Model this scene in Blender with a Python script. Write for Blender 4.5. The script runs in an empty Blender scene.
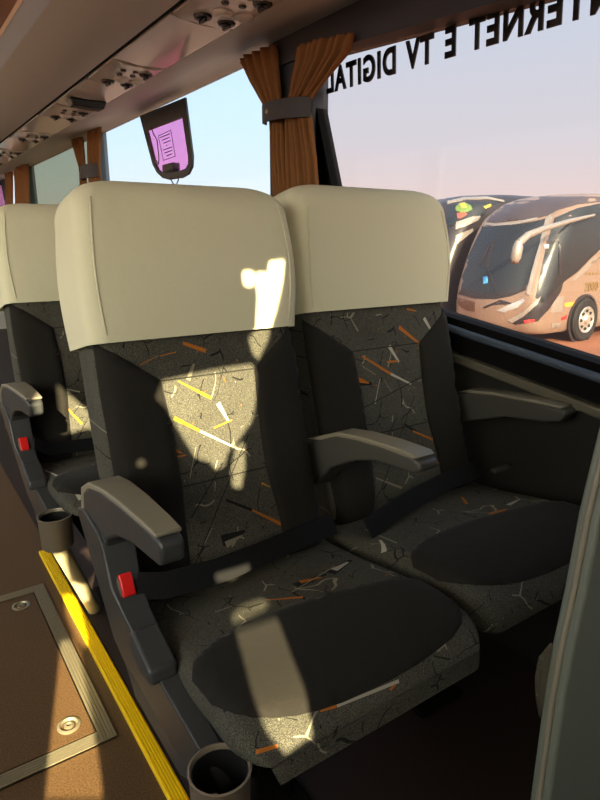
import bpy, bmesh, math, random
from mathutils import Vector, Matrix, geometry
from mathutils.bvhtree import BVHTree
random.seed(7)
SC = bpy.context.scene
COL = SC.collection
E = 1.07                      # eye height above the coach floor
F_PX, HOR = 600.0, 240.0
PITCH = math.atan((400 - HOR) / F_PX)
YAW = math.atan(425 / (F_PX / math.cos(PITCH)))
SY, CY = math.sin(YAW), math.cos(YAW)
EYE = Vector((0, 0, E))

# ------------------------------------------------------------------ measuring helpers
def ray(x, y):
    a = (x - 300) / F_PX; v = (400 - y) / F_PX
    d = math.cos(PITCH) + v * math.sin(PITCH); u = -math.sin(PITCH) + v * math.cos(PITCH)
    return Vector((a * CY + d * SY, -a * SY + d * CY, u))
def on_x(x, y, X): r = ray(x, y); return EYE + r * (X / r.x)
def on_y(x, y, Y): r = ray(x, y); return EYE + r * (Y / r.y)
def on_z(x, y, Z): r = ray(x, y); return EYE + r * ((Z - E) / r.z)   # Z is the world height

def lin(c):
    def f(v):
        v /= 255.0
        return v / 12.92 if v <= 0.04045 else ((v + 0.055) / 1.055) ** 2.4
    return (f(c[0]), f(c[1]), f(c[2]), 1.0)

# ------------------------------------------------------------------ materials
def new_mat(name):
    m = bpy.data.materials.new(name); m.use_nodes = True
    nt = m.node_tree
    return m, nt, nt.nodes.get('Principled BSDF')
def N(nt, t, **kw):
    n = nt.nodes.new(t)
    for k, v in kw.items(): setattr(n, k, v)
    return n
def L(nt, a, b): nt.links.new(a, b)
def plain(name, rgb, rough=0.5, metal=0.0, noise=0.0, nscale=60.0, bump=0.0, bscale=200.0, spec=0.5):
    m, nt, p = new_mat(name)
    c = lin(rgb)
    p.inputs['Base Color'].default_value = c
    p.inputs['Roughness'].default_value = rough
    p.inputs['Metallic'].default_value = metal
    p.inputs['Specular IOR Level'].default_value = spec
    tc = N(nt, 'ShaderNodeTexCoord')
    if noise > 0:
        nz = N(nt, 'ShaderNodeTexNoise'); nz.inputs['Scale'].default_value = nscale; nz.inputs['Detail'].default_value = 4
        L(nt, tc.outputs['Object'], nz.inputs['Vector'])
        mx = N(nt, 'ShaderNodeMix', data_type='RGBA')
        mx.inputs[6].default_value = tuple(v * (1 - noise) for v in c[:3]) + (1,)
        mx.inputs[7].default_value = tuple(min(1, v * (1 + noise)) for v in c[:3]) + (1,)
        L(nt, nz.outputs['Fac'], mx.inputs[0]); L(nt, mx.outputs[2], p.inputs['Base Color'])
    if bump > 0:
        nb = N(nt, 'ShaderNodeTexNoise'); nb.inputs['Scale'].default_value = bscale; nb.inputs['Detail'].default_value = 3
        L(nt, tc.outputs['Object'], nb.inputs['Vector'])
        bp = N(nt, 'ShaderNodeBump'); bp.inputs['Strength'].default_value = bump; bp.inputs['Distance'].default_value = 0.01
        L(nt, nb.outputs['Fac'], bp.inputs['Height']); L(nt, bp.outputs['Normal'], p.inputs['Normal'])
    return m
def glass_mat(name, tint, haze=0.0, gloss=0.05):
    m, nt, p = new_mat(name)
    nt.nodes.remove(p)
    out = [n for n in nt.nodes if n.type == 'OUTPUT_MATERIAL'][0]
    tr = N(nt, 'ShaderNodeBsdfTransparent'); tr.inputs[0].default_value = tint
    gl = N(nt, 'ShaderNodeBsdfGlossy'); gl.inputs['Roughness'].default_value = 0.03
    tl = N(nt, 'ShaderNodeBsdfTranslucent'); tl.inputs[0].default_value = tint
    m1 = N(nt, 'ShaderNodeMixShader'); m1.inputs[0].default_value = haze
    L(nt, tr.outputs[0], m1.inputs[1]); L(nt, tl.outputs[0], m1.inputs[2])
    m2 = N(nt, 'ShaderNodeMixShader'); m2.inputs[0].default_value = gloss
    L(nt, m1.outputs[0], m2.inputs[1]); L(nt, gl.outputs[0], m2.inputs[2])
    L(nt, m2.outputs[0], out.inputs[0])
    return m

ORANGE, WHITE, BLACK, BEIGE, LIT_ORANGE = (158, 94, 26), (160, 156, 144), (16, 17, 18), (118, 114, 98), (170, 122, 30)  # last one is the orange thread brightened, sunlight put into the colour
def pattern(name, strokes, plane):
    """dark grey moquette with flecks and woven slashes; strokes are (a, b, w0, w1, colour) in the seat's own metres"""
    m, nt, p = new_mat(name)
    tc = N(nt, 'ShaderNodeTexCoord')
    sep0 = N(nt, 'ShaderNodeSeparateXYZ'); L(nt, tc.outputs['Object'], sep0.inputs[0])
    cmb = N(nt, 'ShaderNodeCombineXYZ')
    L(nt, sep0.outputs['X'], cmb.inputs[0])
    if plane == 'xz': L(nt, sep0.outputs['Z'], cmb.inputs[1])
    else:
        ad = N(nt, 'ShaderNodeMath', operation='ADD'); L(nt, sep0.outputs['Y'], ad.inputs[0]); L(nt, sep0.outputs['Z'], ad.inputs[1]); L(nt, ad.outputs[0], cmb.inputs[1])
    # ground weave
    n1 = N(nt, 'ShaderNodeTexNoise'); n1.inputs['Scale'].default_value = 700; n1.inputs['Detail'].default_value = 2
    L(nt, tc.outputs['Object'], n1.inputs['Vector'])
    r1 = N(nt, 'ShaderNodeValToRGB')
    r1.color_ramp.elements[0].position = 0.36; r1.color_ramp.elements[0].color = lin((46, 47, 43))
    r1.color_ramp.elements[1].position = 0.72; r1.color_ramp.elements[1].color = lin((104, 103, 92))
    L(nt, n1.outputs['Fac'], r1.inputs['Fac'])
    n2 = N(nt, 'ShaderNodeTexNoise'); n2.inputs['Scale'].default_value = 9; n2.inputs['Detail'].default_value = 3
    L(nt, tc.outputs['Object'], n2.inputs['Vector'])
    mm = N(nt, 'ShaderNodeMix', data_type='RGBA', blend_type='MULTIPLY'); mm.inputs[0].default_value = 0.45
    L(nt, r1.outputs[0], mm.inputs[6]); L(nt, n2.outputs['Fac'], mm.inputs[7])
    cur = mm.outputs[2]
    # small pale and orange flecks
    for sc, thr, colr in ((70, 0.085, BEIGE), (46, 0.07, ORANGE), (55, 0.09, BLACK)):
        v = N(nt, 'ShaderNodeTexVoronoi'); v.inputs['Scale'].default_value = sc
        mp = N(nt, 'ShaderNodeMapping'); mp.inputs['Location'].default_value = (sc * .13, sc * .07, sc * .03)
        mp.inputs['Scale'].default_value = (1, 0.55, 1); mp.inputs['Rotation'].default_value = (0, 0, sc * .1)
        L(nt, cmb.outputs[0], mp.inputs[0]); L(nt, mp.outputs[0], v.inputs['Vector'])
        lt = N(nt, 'ShaderNodeMath', operation='LESS_THAN'); lt.inputs[1].default_value = thr
        L(nt, v.outputs['Distance'], lt.inputs[0])
        sp = N(nt, 'ShaderNodeSeparateColor'); L(nt, v.outputs['Color'], sp.inputs[0])
        g = N(nt, 'ShaderNodeMath', operation='LESS_THAN'); g.inputs[1].default_value = 0.22
        L(nt, sp.outputs[0], g.inputs[0])
        mu = N(nt, 'ShaderNodeMath', operation='MULTIPLY'); L(nt, lt.outputs[0], mu.inputs[0]); L(nt, g.outputs[0], mu.inputs[1])
        mx = N(nt, 'ShaderNodeMix', data_type='RGBA'); mx.inputs[7].default_value = lin(colr)
        L(nt, mu.outputs[0], mx.inputs[0]); L(nt, cur, mx.inputs[6]); cur = mx.outputs[2]
    # thin scribbled threads
    nzv = N(nt, 'ShaderNodeTexNoise'); nzv.inputs['Scale'].default_value = 10
    L(nt, cmb.outputs[0], nzv.inputs['Vector'])
    av = N(nt, 'ShaderNodeVectorMath', operation='MULTIPLY_ADD'); av.inputs[1].default_value = (.08, .08, 0)
    L(nt, nzv.outputs['Color'], av.inputs[0]); L(nt, cmb.outputs[0], av.inputs[2])
    for sc, wd, colr, lim in ((9, .010, (128, 124, 108), .56), (15, .014, (20, 20, 19), .52), (6, .006, (122, 76, 28), .62)):
        v = N(nt, 'ShaderNodeTexVoronoi', feature='DISTANCE_TO_EDGE'); v.inputs['Scale'].default_value = sc
        L(nt, av.outputs[0], v.inputs['Vector'])
        lt = N(nt, 'ShaderNodeMath', operation='LESS_THAN'); lt.inputs[1].default_value = wd; L(nt, v.outputs[0], lt.inputs[0])
        mk = N(nt, 'ShaderNodeTexNoise'); mk.inputs['Scale'].default_value = sc * 1.3; L(nt, cmb.outputs[0], mk.inputs['Vector'])
        g = N(nt, 'ShaderNodeMath', operation='GREATER_THAN'); g.inputs[1].default_value = lim; L(nt, mk.outputs['Fac'], g.inputs[0])
        mu = N(nt, 'ShaderNodeMath', operation='MULTIPLY'); L(nt, lt.outputs[0], mu.inputs[0]); L(nt, g.outputs[0], mu.inputs[1])
        mx = N(nt, 'ShaderNodeMix', data_type='RGBA'); mx.inputs[7].default_value = lin(colr)
        L(nt, mu.outputs[0], mx.inputs[0]); L(nt, cur, mx.inputs[6]); cur = mx.outputs[2]
    # woven slashes
    for a, b, w0, w1, colr in strokes:
        a = Vector(a); b = Vector(b); c = (a + b) / 2; d = b - a
        hl = max(d.length / 2, 1e-4); ang = math.atan2(d.y, d.x)
        mp = N(nt, 'ShaderNodeMapping', vector_type='TEXTURE')
        mp.inputs['Location'].default_value = (c.x, c.y, 0); mp.inputs['Rotation'].default_value = (0, 0, ang)
        mp.inputs['Scale'].default_value = (hl, 1, 1)
        L(nt, cmb.outputs[0], mp.inputs[0])
        sp = N(nt, 'ShaderNodeSeparateXYZ'); L(nt, mp.outputs[0], sp.inputs[0])
        ax = N(nt, 'ShaderNodeMath', operation='ABSOLUTE'); L(nt, sp.outputs[0], ax.inputs[0])
        ay = N(nt, 'ShaderNodeMath', operation='ABSOLUTE'); L(nt, sp.outputs[1], ay.inputs[0])
        lx = N(nt, 'ShaderNodeMath', operation='LESS_THAN'); lx.inputs[1].default_value = 1.0; L(nt, ax.outputs[0], lx.inputs[0])
        wd = N(nt, 'ShaderNodeMath', operation='MULTIPLY_ADD'); wd.inputs[1].default_value = (w1 - w0) / 4; wd.inputs[2].default_value = (w0 + w1) / 4
        L(nt, sp.outputs[0], wd.inputs[0])
        ly = N(nt, 'ShaderNodeMath', operation='LESS_THAN'); L(nt, ay.outputs[0], ly.inputs[0]); L(nt, wd.outputs[0], ly.inputs[1])
        mu = N(nt, 'ShaderNodeMath', operation='MULTIPLY'); L(nt, lx.outputs[0], mu.inputs[0]); L(nt, ly.outputs[0], mu.inputs[1])
        mx = N(nt, 'ShaderNodeMix', data_type='RGBA'); mx.inputs[7].default_value = lin(colr)
        L(nt, mu.outputs[0], mx.inputs[0]); L(nt, cur, mx.inputs[6]); cur = mx.outputs[2]
    L(nt, cur, p.inputs['Base Color'])
    p.inputs['Roughness'].default_value = 0.85; p.inputs['Specular IOR Level'].default_value = 0.25
    nb = N(nt, 'ShaderNodeTexNoise'); nb.inputs['Scale'].default_value = 14; nb.inputs['Detail'].default_value = 3
    L(nt, tc.outputs['Object'], nb.inputs['Vector'])
    bp = N(nt, 'ShaderNodeBump'); bp.inputs['Strength'].default_value = 0.35; bp.inputs['Distance'].default_value = 0.02
    L(nt, nb.outputs['Fac'], bp.inputs['Height']); L(nt, bp.outputs['Normal'], p.inputs['Normal'])
    return m

M = {}
M['cover'] = plain('cream_cover_cloth', (203, 202, 176), 0.9, noise=0.05, nscale=500, bump=0.45, bscale=9, spec=0.2)
M['piping'] = plain('cover_piping', (196, 195, 170), 0.85, spec=0.2)
M['vinyl'] = plain('black_moquette', (36, 35, 33), 0.9, noise=0.35, nscale=700, bump=0.12, bscale=60, spec=0.06)
M['vinyl'].node_tree.nodes['Principled BSDF'].inputs['Sheen Weight'].default_value = .06
M['vinyl'].node_tree.nodes['Principled BSDF'].inputs['Sheen Roughness'].default_value = .4
M['plastic'] = plain('charcoal_plastic', (48, 51, 53), 0.42, noise=0.08, nscale=300, bump=0.05, bscale=500)
M['plastic_black'] = plain('black_plastic', (22, 23, 25), 0.4)
M['armpad'] = plain('taupe_arm_pad', (118, 114, 100), 0.45, bump=0.05, bscale=300)
M['armdark'] = plain('dark_arm_shell', (62, 62, 58), 0.45)
M['belt'] = plain('black_webbing', (22, 23, 26), 0.8, spec=.15, noise=0.2, nscale=400)
M['red'] = plain('red_plastic', (205, 22, 22), 0.35)
M['cupsteel'] = plain('grey_cup_holder', (120, 112, 98), 0.4, metal=0.3)
M['cream_post'] = plain('cream_paint', (205, 195, 160), 0.45)
M['yellow'] = plain('yellow_edging', (250, 208, 6), 0.5, noise=0.1, nscale=90)
M['metal'] = plain('brushed_trim', (150, 143, 120), 0.38, metal=0.6, noise=0.1, nscale=100)
M['rack'] = plain('beige_grey_lining', (176, 177, 175), 0.6, noise=0.03, nscale=30)
M['lining'] = plain('pale_grey_lining', (166, 168, 168), 0.55, noise=0.03, nscale=30)
M['service'] = plain('glossy_grey_service_panel', (186, 183, 180), 0.16)
M['strip_blue'] = plain('blue_grey_strip', (158, 168, 188), 0.4)
M['wood_trim'] = plain('brown_wood_trim', (92, 58, 36), 0.5, noise=0.3, nscale=20)
M['bead'] = plain('pale_bead', (190, 160, 135), 0.4)
M['black'] = plain('black_rubber', (11, 11, 12), 0.85, spec=.12)
M['pillar'] = plain('blue_black_pillar', (38, 44, 56), 0.6, bump=0.05)
M['wallgrey'] = plain('dark_wall_lining', (27, 27, 25), 0.65, spec=.3, bump=0.06, bscale=300)
M['sillrail'] = plain('satin_sill_rail', (70, 82, 98), 0.28)
M['rail'] = plain('satin_rail', (92, 90, 78), 0.3)
M['partition'] = plain('grey_partition_laminate', (98, 104, 96), 0.45, noise=0.05, nscale=12)
M['clear'] = glass_mat('smoked_clear_tab', (.62, .60, .48, 1), .25, .12)
M['pink'] = plain('pink_placard_card', (235, 130, 205), 0.5)
M['ink'] = plain('dark_ink', (40, 22, 40), 0.6)
M['letters'] = plain('black_vinyl_letters', (10, 10, 12), 0.5)
M['curtain'] = plain('tan_curtain_cloth', (120, 84, 52), 0.9, noise=0.12, nscale=60, spec=0.15)
M['curtain_tie'] = plain('charcoal_strap', (44, 47, 54), 0.6)
M['dark'] = plain('dark_underside', (14, 13, 12), 0.9, spec=.1)

def floor_mat():
    m, nt, p = new_mat('speckled_brown_floor')
    tc = N(nt, 'ShaderNodeTexCoord')
    v = N(nt, 'ShaderNodeTexNoise'); v.inputs['Scale'].default_value = 260; v.inputs['Detail'].default_value = 3
    L(nt, tc.outputs['Object'], v.inputs['Vector'])
    r = N(nt, 'ShaderNodeValToRGB')
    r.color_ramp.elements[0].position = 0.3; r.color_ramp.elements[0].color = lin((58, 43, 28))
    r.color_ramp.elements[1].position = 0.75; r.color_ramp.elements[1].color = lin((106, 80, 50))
    L(nt, v.outputs['Fac'], r.inputs[0]); L(nt, r.outputs[0], p.inputs['Base Color'])
    p.inputs['Roughness'].default_value = 0.5
    return m
M['floor'] = floor_mat()
def ground_mat():
    m, nt, p = new_mat('sunset_lit_asphalt')  # asphalt, with the sunset's orange put into its base colour
    tc = N(nt, 'ShaderNodeTexCoord')
    v = N(nt, 'ShaderNodeTexNoise'); v.inputs['Scale'].default_value = 0.7; v.inputs['Detail'].default_value = 8
    L(nt, tc.outputs['Object'], v.inputs['Vector'])
    r = N(nt, 'ShaderNodeValToRGB')
    r.color_ramp.elements[0].position = 0.3; r.color_ramp.elements[0].color = lin((120, 72, 50))
    r.color_ramp.elements[1].position = 0.75; r.color_ramp.elements[1].color = lin((148, 92, 64))
    L(nt, v.outputs['Fac'], r.inputs[0]); L(nt, r.outputs[0], p.inputs['Base Color'])
    p.inputs['Roughness'].default_value = 0.9
    return m
M['ground'] = ground_mat()
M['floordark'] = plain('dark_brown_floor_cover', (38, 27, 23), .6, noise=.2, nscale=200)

# ------------------------------------------------------------------ mesh helpers
def tag(o, label=None, cat=None, group=None, kind=None):
    if label: o['label'] = label
    if cat: o['category'] = cat
    if group: o['group'] = group
    if kind: o['kind'] = kind
    return o
def empty(name, loc=(0, 0, 0)):
    o = bpy.data.objects.new(name, None); o.empty_display_size = 0.05
    COL.objects.link(o); o.location = loc
    return o
class MB:
    def __init__(s): s.v = []; s.f = []
    def add(s, vs, fs):
        k = len(s.v); s.v += [tuple(v) for v in vs]; s.f += [tuple(i + k for i in f) for f in fs]; return s
    def box(s, a, b):
        (x0, y0, z0), (x1, y1, z1) = a, b
        return s.add([(x0,y0,z0),(x1,y0,z0),(x1,y1,z0),(x0,y1,z0),(x0,y0,z1),(x1,y0,z1),(x1,y1,z1),(x0,y1,z1)],
                     [(3,2,1,0),(4,5,6,7),(0,1,5,4),(1,2,6,5),(2,3,7,6),(3,0,4,7)])
    def loft(s, rings, cap0=True, cap1=True, closed=True):
        n = len(rings[0]); vs = [p for r in rings for p in r]; fs = []
        for i in range(len(rings) - 1):
            for j in range(n if closed else n - 1):
                k = (j + 1) % n
                fs.append((i*n+j, i*n+k, (i+1)*n+k, (i+1)*n+j))
        if cap0: fs.append(tuple(range(n - 1, -1, -1)))
        if cap1: fs.append(tuple((len(rings)-1)*n + j for j in range(n)))
        return s.add(vs, fs)
    def prism_x(s, prof, x0, x1):       # prof of (y, z)
        return s.loft([[(x0, y, z) for y, z in prof], [(x1, y, z) for y, z in prof]])
    def prism_y(s, prof, y0, y1):       # prof of (x, z)
        return s.loft([[(x, y0, z) for x, z in prof], [(x, y1, z) for x, z in prof]])
    def tube(s, path, r, seg=12, cap=True):
        path = [Vector(p) for p in path]; rings = []
        up = None
        for i, p in enumerate(path):
            t = (path[min(i+1, len(path)-1)] - path[max(i-1, 0)]).normalized()
            if up is None:
                up = Vector((0, 0, 1)) if abs(t.z) < .9 else Vector((1, 0, 0))
            a = t.cross(up).normalized(); b = a.cross(t).normalized(); up = b
            rr = r[i] if isinstance(r, (list, tuple)) else r
            rings.append([p + a * rr * math.cos(2*math.pi*k/seg) + b * rr * math.sin(2*math.pi*k/seg) for k in range(seg)])
        return s.loft(rings, cap, cap)
    def lathe(s, prof, c=(0, 0, 0), seg=28, axis='z', cap=True):   # prof of (r, h)
        rings = []
        for r, h in prof:
            ring = []
            for k in range(seg):
                a = 2*math.pi*k/seg; q = (r*math.cos(a), r*math.sin(a), h)
                if axis == 'y': q = (q[0], q[2], q[1])
                if axis == 'x': q = (q[2], q[0], q[1])
                ring.append((c[0]+q[0], c[1]+q[1], c[2]+q[2]))
            rings.append(ring)
        return s.loft(rings, cap, cap)
    def ribbon(s, path, wdir, w, th):
        rings = []
        path = [Vector(p) for p in path]
        for i, p in enumerate(path):
            t = (path[min(i+1, len(path)-1)] - path[max(i-1, 0)]).normalized()
            wd = wdir[i] if isinstance(wdir, list) else wdir
            wd = Vector(wd); wd = (wd - t * wd.dot(t)).normalized(); n = t.cross(wd)
            rings.append([p + wd*w/2 + n*th/2, p - wd*w/2 + n*th/2, p - wd*w/2 - n*th/2, p + wd*w/2 - n*th/2])
        return s.loft(rings)
    def build(s, name, mat, parent=None, loc=(0, 0, 0), bevel=0.0, bseg=3, smooth=True, angle=40, subsurf=0, solid=0.0):
        me = bpy.data.meshes.new(name); me.from_pydata(s.v, [], s.f); me.validate(); me.update()
        bm = bmesh.new(); bm.from_mesh(me); bmesh.ops.recalc_face_normals(bm, faces=bm.faces)
        if smooth:
            for f in bm.faces: f.smooth = True
            for e in bm.edges:
                if len(e.link_faces) == 2 and e.calc_face_angle(0) > math.radians(angle): e.smooth = False
        bm.to_mesh(me); bm.free()
        me.materials.append(mat)
        o = bpy.data.objects.new(name, me); COL.objects.link(o); o.location = loc
        if parent: o.parent = parent
        if solid:
            md = o.modifiers.new('thickness', 'SOLIDIFY'); md.thickness = solid; md.offset = 0
        if bevel:
            md = o.modifiers.new('bevel', 'BEVEL'); md.width = bevel; md.segments = bseg; md.limit_method = 'ANGLE'; md.angle_limit = math.radians(35)
            md.harden_normals = False
        if subsurf:
            md = o.modifiers.new('sub', 'SUBSURF'); md.levels = subsurf; md.render_levels = subsurf
        return o
def rrect(hw, b0, b1, r, n=6, m=10):
    """rounded rectangle outline, constant point count: front edge (b0) first, left to right"""
    r = min(r, hw * .98, (b1 - b0) * .49)
    pts = []
    cs = [((hw - r, b0 + r), -90), ((hw - r, b1 - r), 0), ((-hw + r, b1 - r), 90), ((-hw + r, b0 + r), 180)]
    for ci, ((cx, cy), a0) in enumerate(cs):
        for k in range(n + 1):
            a = math.radians(a0 + 90 * k / n); pts.append((cx + r*math.cos(a), cy + r*math.sin(a)))
        nx, ny = cs[(ci + 1) % 4][0]; na = math.radians(cs[(ci + 1) % 4][1])
        q0 = pts[-1]; q1 = (nx + r*math.cos(na), ny + r*math.sin(na))
        mm = m if ci in (1, 3) else 4
        for k in range(1, mm): pts.append((q0[0] + (q1[0]-q0[0])*k/mm, q0[1] + (q1[1]-q0[1])*k/mm))
    return pts
def interp(tab, t):
    for (t0, v0), (t1, v1) in zip(tab, tab[1:]):
        if t <= t1:
            k = (t - t0) / (t1 - t0) if t1 > t0 else 0
            k = max(0, min(1, k))
            return v0 + (v1 - v0) * k
    return tab[-1][1]
def smooth_tab(tab, t):     # cubic through the table
    n = len(tab)
    if t <= tab[0][0]: return tab[0][1]
    for i in range(n - 1):
        t0, v0 = tab[i]; t1, v1 = tab[i + 1]
        if t <= t1:
            k = (t - t0) / (t1 - t0)
            m0 = (tab[i+1][1] - tab[i-1][1]) / (tab[i+1][0] - tab[i-1][0]) if i > 0 else (v1 - v0) / (t1 - t0)
            m1 = (tab[i+2][1] - tab[i][1]) / (tab[i+2][0] - tab[i][0]) if i < n - 2 else (v1 - v0) / (t1 - t0)
            h = t1 - t0
            return (2*k**3 - 3*k**2 + 1)*v0 + (k**3 - 2*k**2 + k)*h*m0 + (-2*k**3 + 3*k**2)*v1 + (k**3 - k**2)*h*m1
    return tab[-1][1]
def bvh_of(mb): return BVHTree.FromPolygons([Vector(v) for v in mb.v], mb.f)
def fill2d(poly, step):
    """triangulated points inside a 2D outline, with a grid of inner points"""
    pts = []
    n = len(poly)
    for i in range(n):
        a = Vector(poly[i]); b = Vector(poly[(i + 1) % n]); k = max(1, int((b - a).length / step))
        for j in range(k): pts.append(a + (b - a) * j / k)
    nb = len(pts)
    xs = [p.x for p in pts]; ys = [p.y for p in pts]
    def inside(x, y):
        c = False
        for i in range(nb):
            a, b = pts[i], pts[(i - 1) % nb]
            if (a.y > y) != (b.y > y) and x < (b.x - a.x) * (y - a.y) / (b.y - a.y) + a.x: c = not c
        return c
    y = min(ys) + step / 2; row = 0
    while y < max(ys):
        x = min(xs) + step / 2 + (row % 2) * step / 2
        while x < max(xs):
            if inside(x, y) and min((Vector((x, y)) - p).length for p in pts[:nb]) > step * .5: pts.append(Vector((x, y)))
            x += step
        y += step; row += 1
    r = geometry.delaunay_2d_cdt(pts, [(i, (i + 1) % nb) for i in range(nb)], [], 1, 1e-6)
    return [Vector(p) for p in r[0]], [tuple(f) for f in r[2]], nb
def patch(poly, cast, th, step, rim=0.35):
    """a raised pad that follows a surface; cast maps a 2D point to (point, normal)"""
    pts, tris, nb = fill2d(poly, step)
    edge_count = {}
    for f in tris:
        for i in range(len(f)):
            e = tuple(sorted((f[i], f[(i + 1) % len(f)]))); edge_count[e] = edge_count.get(e, 0) + 1
    border = {i for e, c in edge_count.items() if c == 1 for i in e}
    hit = {}
    for i, p in enumerate(pts):
        h = cast(p)
        if h is not None: hit[i] = h
    mb = MB(); top = {}; bot = {}
    for i, (p, n) in hit.items():
        t = th * (rim if i in border else 1.0)
        top[i] = len(mb.v); mb.v.append(tuple(p + n * t)); bot[i] = len(mb.v); mb.v.append(tuple(p - n * 0.004))
    for f in tris:
        if all(i in hit for i in f):
            mb.f.append(tuple(top[i] for i in f)); mb.f.append(tuple(bot[i] for i in reversed(f)))
    used = [f for f in tris if all(i in hit for i in f)]
    ec = {}
    for f in used:
        for i in range(len(f)):
            a, b = f[i], f[(i + 1) % len(f)]; ec.setdefault(tuple(sorted((a, b))), []).append((a, b))
    for e, l in ec.items():
        if len(l) == 1:
            a, b = l[0]; mb.f.append((top[b], top[a], bot[a], bot[b]))
    return mb

# ------------------------------------------------------------------ seats
Y0 = 0.75
BACK = [(-.63, .872), (-.55, .895), (-.40, .945), (-.25, .985), (-.16, 1.008), (-.05, 1.028), (.02, 1.04), (.12, 1.057)]   # z (from eye) -> y of the front face
BZ = [0.0]
def back_y(z): return smooth_tab(BACK, z)
def back_ring(z, hw, b0, b1, r):
    y = back_y(z); dy = (back_y(z + .01) - back_y(z - .01)) / .02
    n = Vector((1, -dy)).normalized()          # (y, z) pointing backwards
    return [(a, y - Y0 + n.x * b, z + E + n.y * b + BZ[0]) for a, b in rrect(hw, b0, b1, r)]
CUSH_TOP = [(.44, -.59), (.50, -.566), (.58, -.553), (.68, -.562), (.80, -.583), (.92, -.60)]   # y -> z of the cushion top
def seat_meshes(hw, chw, zbf=-.600):
    back = MB(); rings = []
    for i in range(23):
        z = -.63 + .50 * i / 22
        e = min(1, i / 3); rr = .035
        w = hw * (0.975 + .02 * math.sin(math.pi * min(1, (z + .63) / .45)))
        rings.append(back_ring(z, w, 0.0 + .02 * (1 - e), (.108 + .045 * i / 22) - .02 * (1 - e), rr))
    back.loft(rings)
    cover = MB(); rings = []
    zt = .104; zb = -.168; rad = .06
    for i in range(34):
        t = i / 33
        if t < .6: z = zb + (zt - rad - zb) * t / .6; k = 0
        else:
            an = (t - .6) / .4 * math.pi / 2; z = zt - rad + rad * math.sin(an); k = 1 - math.cos(an)
        bulge = .014 * math.sin(math.pi * min(1, max(0, (z - zb) / (zt - zb))))
        w = hw + .006 + .006 * math.sin(math.pi * min(1, (z - zb) / .2)) - .075 * k ** 1.15
        rings.append(back_ring(z, w, -.012 - bulge + .05 * k, (.163 - .03 * max(0, (z - zb) / (zt - zb))) + bulge * .5 - .05 * k, .032))
    # hem turned in at the bottom
    inner = back_ring(zb + .01, hw - .004, -.002, .150, .03)
    cover.loft([inner] + rings)
    cush = MB(); rings = []
    yr, yf = .93, .478
    for i in range(40):
        t = i / 39; y = yr + (yf - yr) * (1 - (1 - t) ** 1.0)
        y = yr + (yf - yr) * math.sin(t * math.pi / 2)
        d = (y - yf) / .07
        k = 0 if d >= 1 else 1 - math.sqrt(max(0, 1 - (1 - d) ** 2))
        dn = (y - yf) / .055
        kn = 0 if dn >= 1 else 1 - math.sqrt(max(0, 1 - (1 - dn) ** 2))
        zt2 = smooth_tab(CUSH_TOP, y) + E - .045 * kn
        zb2 = (-.640 + (zbf + .640) * max(0, min(1, (.80 - y) / .30))) + E + .012 * kn
        w = chw - .055 * k
        rings.append([(a, y - Y0, b) for a, b in rrect(w, zb2, zt2, .032)])
    cush.loft(rings)
    return back, cover, cush
def cast_front(bvh):
    def c(p):
        h = bvh.ray_cast(Vector((p.x, -3, p.y)), Vector((0, 1, 0)))
        return (h[0], h[1] if h[1].y < 0 else -h[1]) if h[0] else None
    return c
def cast_top(bvh):
    def c(p):
        h = bvh.ray_cast(Vector((p.x, p.y, 3)), Vector((0, 0, -1)))
        return (h[0], h[1] if h[1].z > 0 else -h[1]) if h[0] else None
    return c
def px_local(bvh, loc, q, flat):
    """where a sight line meets a surface, in the seat's own metres"""
    h = bvh.ray_cast(EYE - Vector(loc), ray(*q).normalized())
    if h[0] is None: return None
    return (h[0].x, h[0].z) if flat == 'xz' else (h[0].x, h[0].y + h[0].z)
def to_strokes(bvh, loc, lst, flat):
    out = []
    for q0, q1, w0, w1, c in lst:
        a = px_local(bvh, loc, q0, flat); b = px_local(bvh, loc, q1, flat)
        if a and b: out.append((a, b, w0 * .8, w1 * .8, c))
    return out
# the pad outline on the cushion and the bolsters on the back, in fractions of the half width
PAD = [(-1.12, .60), (-1.0, .655), (-.75, .690), (-.5, .70), (-.2, .702), (.2, .695), (.6, .675), (.86, .655), (.985, .625),
       (.985, .570), (.93, .535), (.78, .509), (.4, .500), (0, .498), (-.4, .502), (-.68, .513), (-.90, .536), (-1.1, .575)]
PAD = [(max(-.975, min(.975, u)), y) for u, y in PAD]
def chaikin(p, n=2):
    for _ in range(n):
        q = []
        for i in range(len(p)):
            a, b = p[i], p[(i + 1) % len(p)]
            q += [(a[0]*.75 + b[0]*.25, a[1]*.75 + b[1]*.25), (a[0]*.25 + b[0]*.75, a[1]*.25 + b[1]*.75)]
        p = q
    return p
PAD = chaikin(PAD, 1)
BOL = [(.955, -.165), (.93, -.172), (.72, -.202), (.47, -.240), (.44, -.32), (.43, -.42), (.47, -.50), (.50, -.60), (.925, -.60), (.95, -.50), (.965, -.40), (.965, -.25)]
SEAM_Z = (-.24, -.425)

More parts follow.
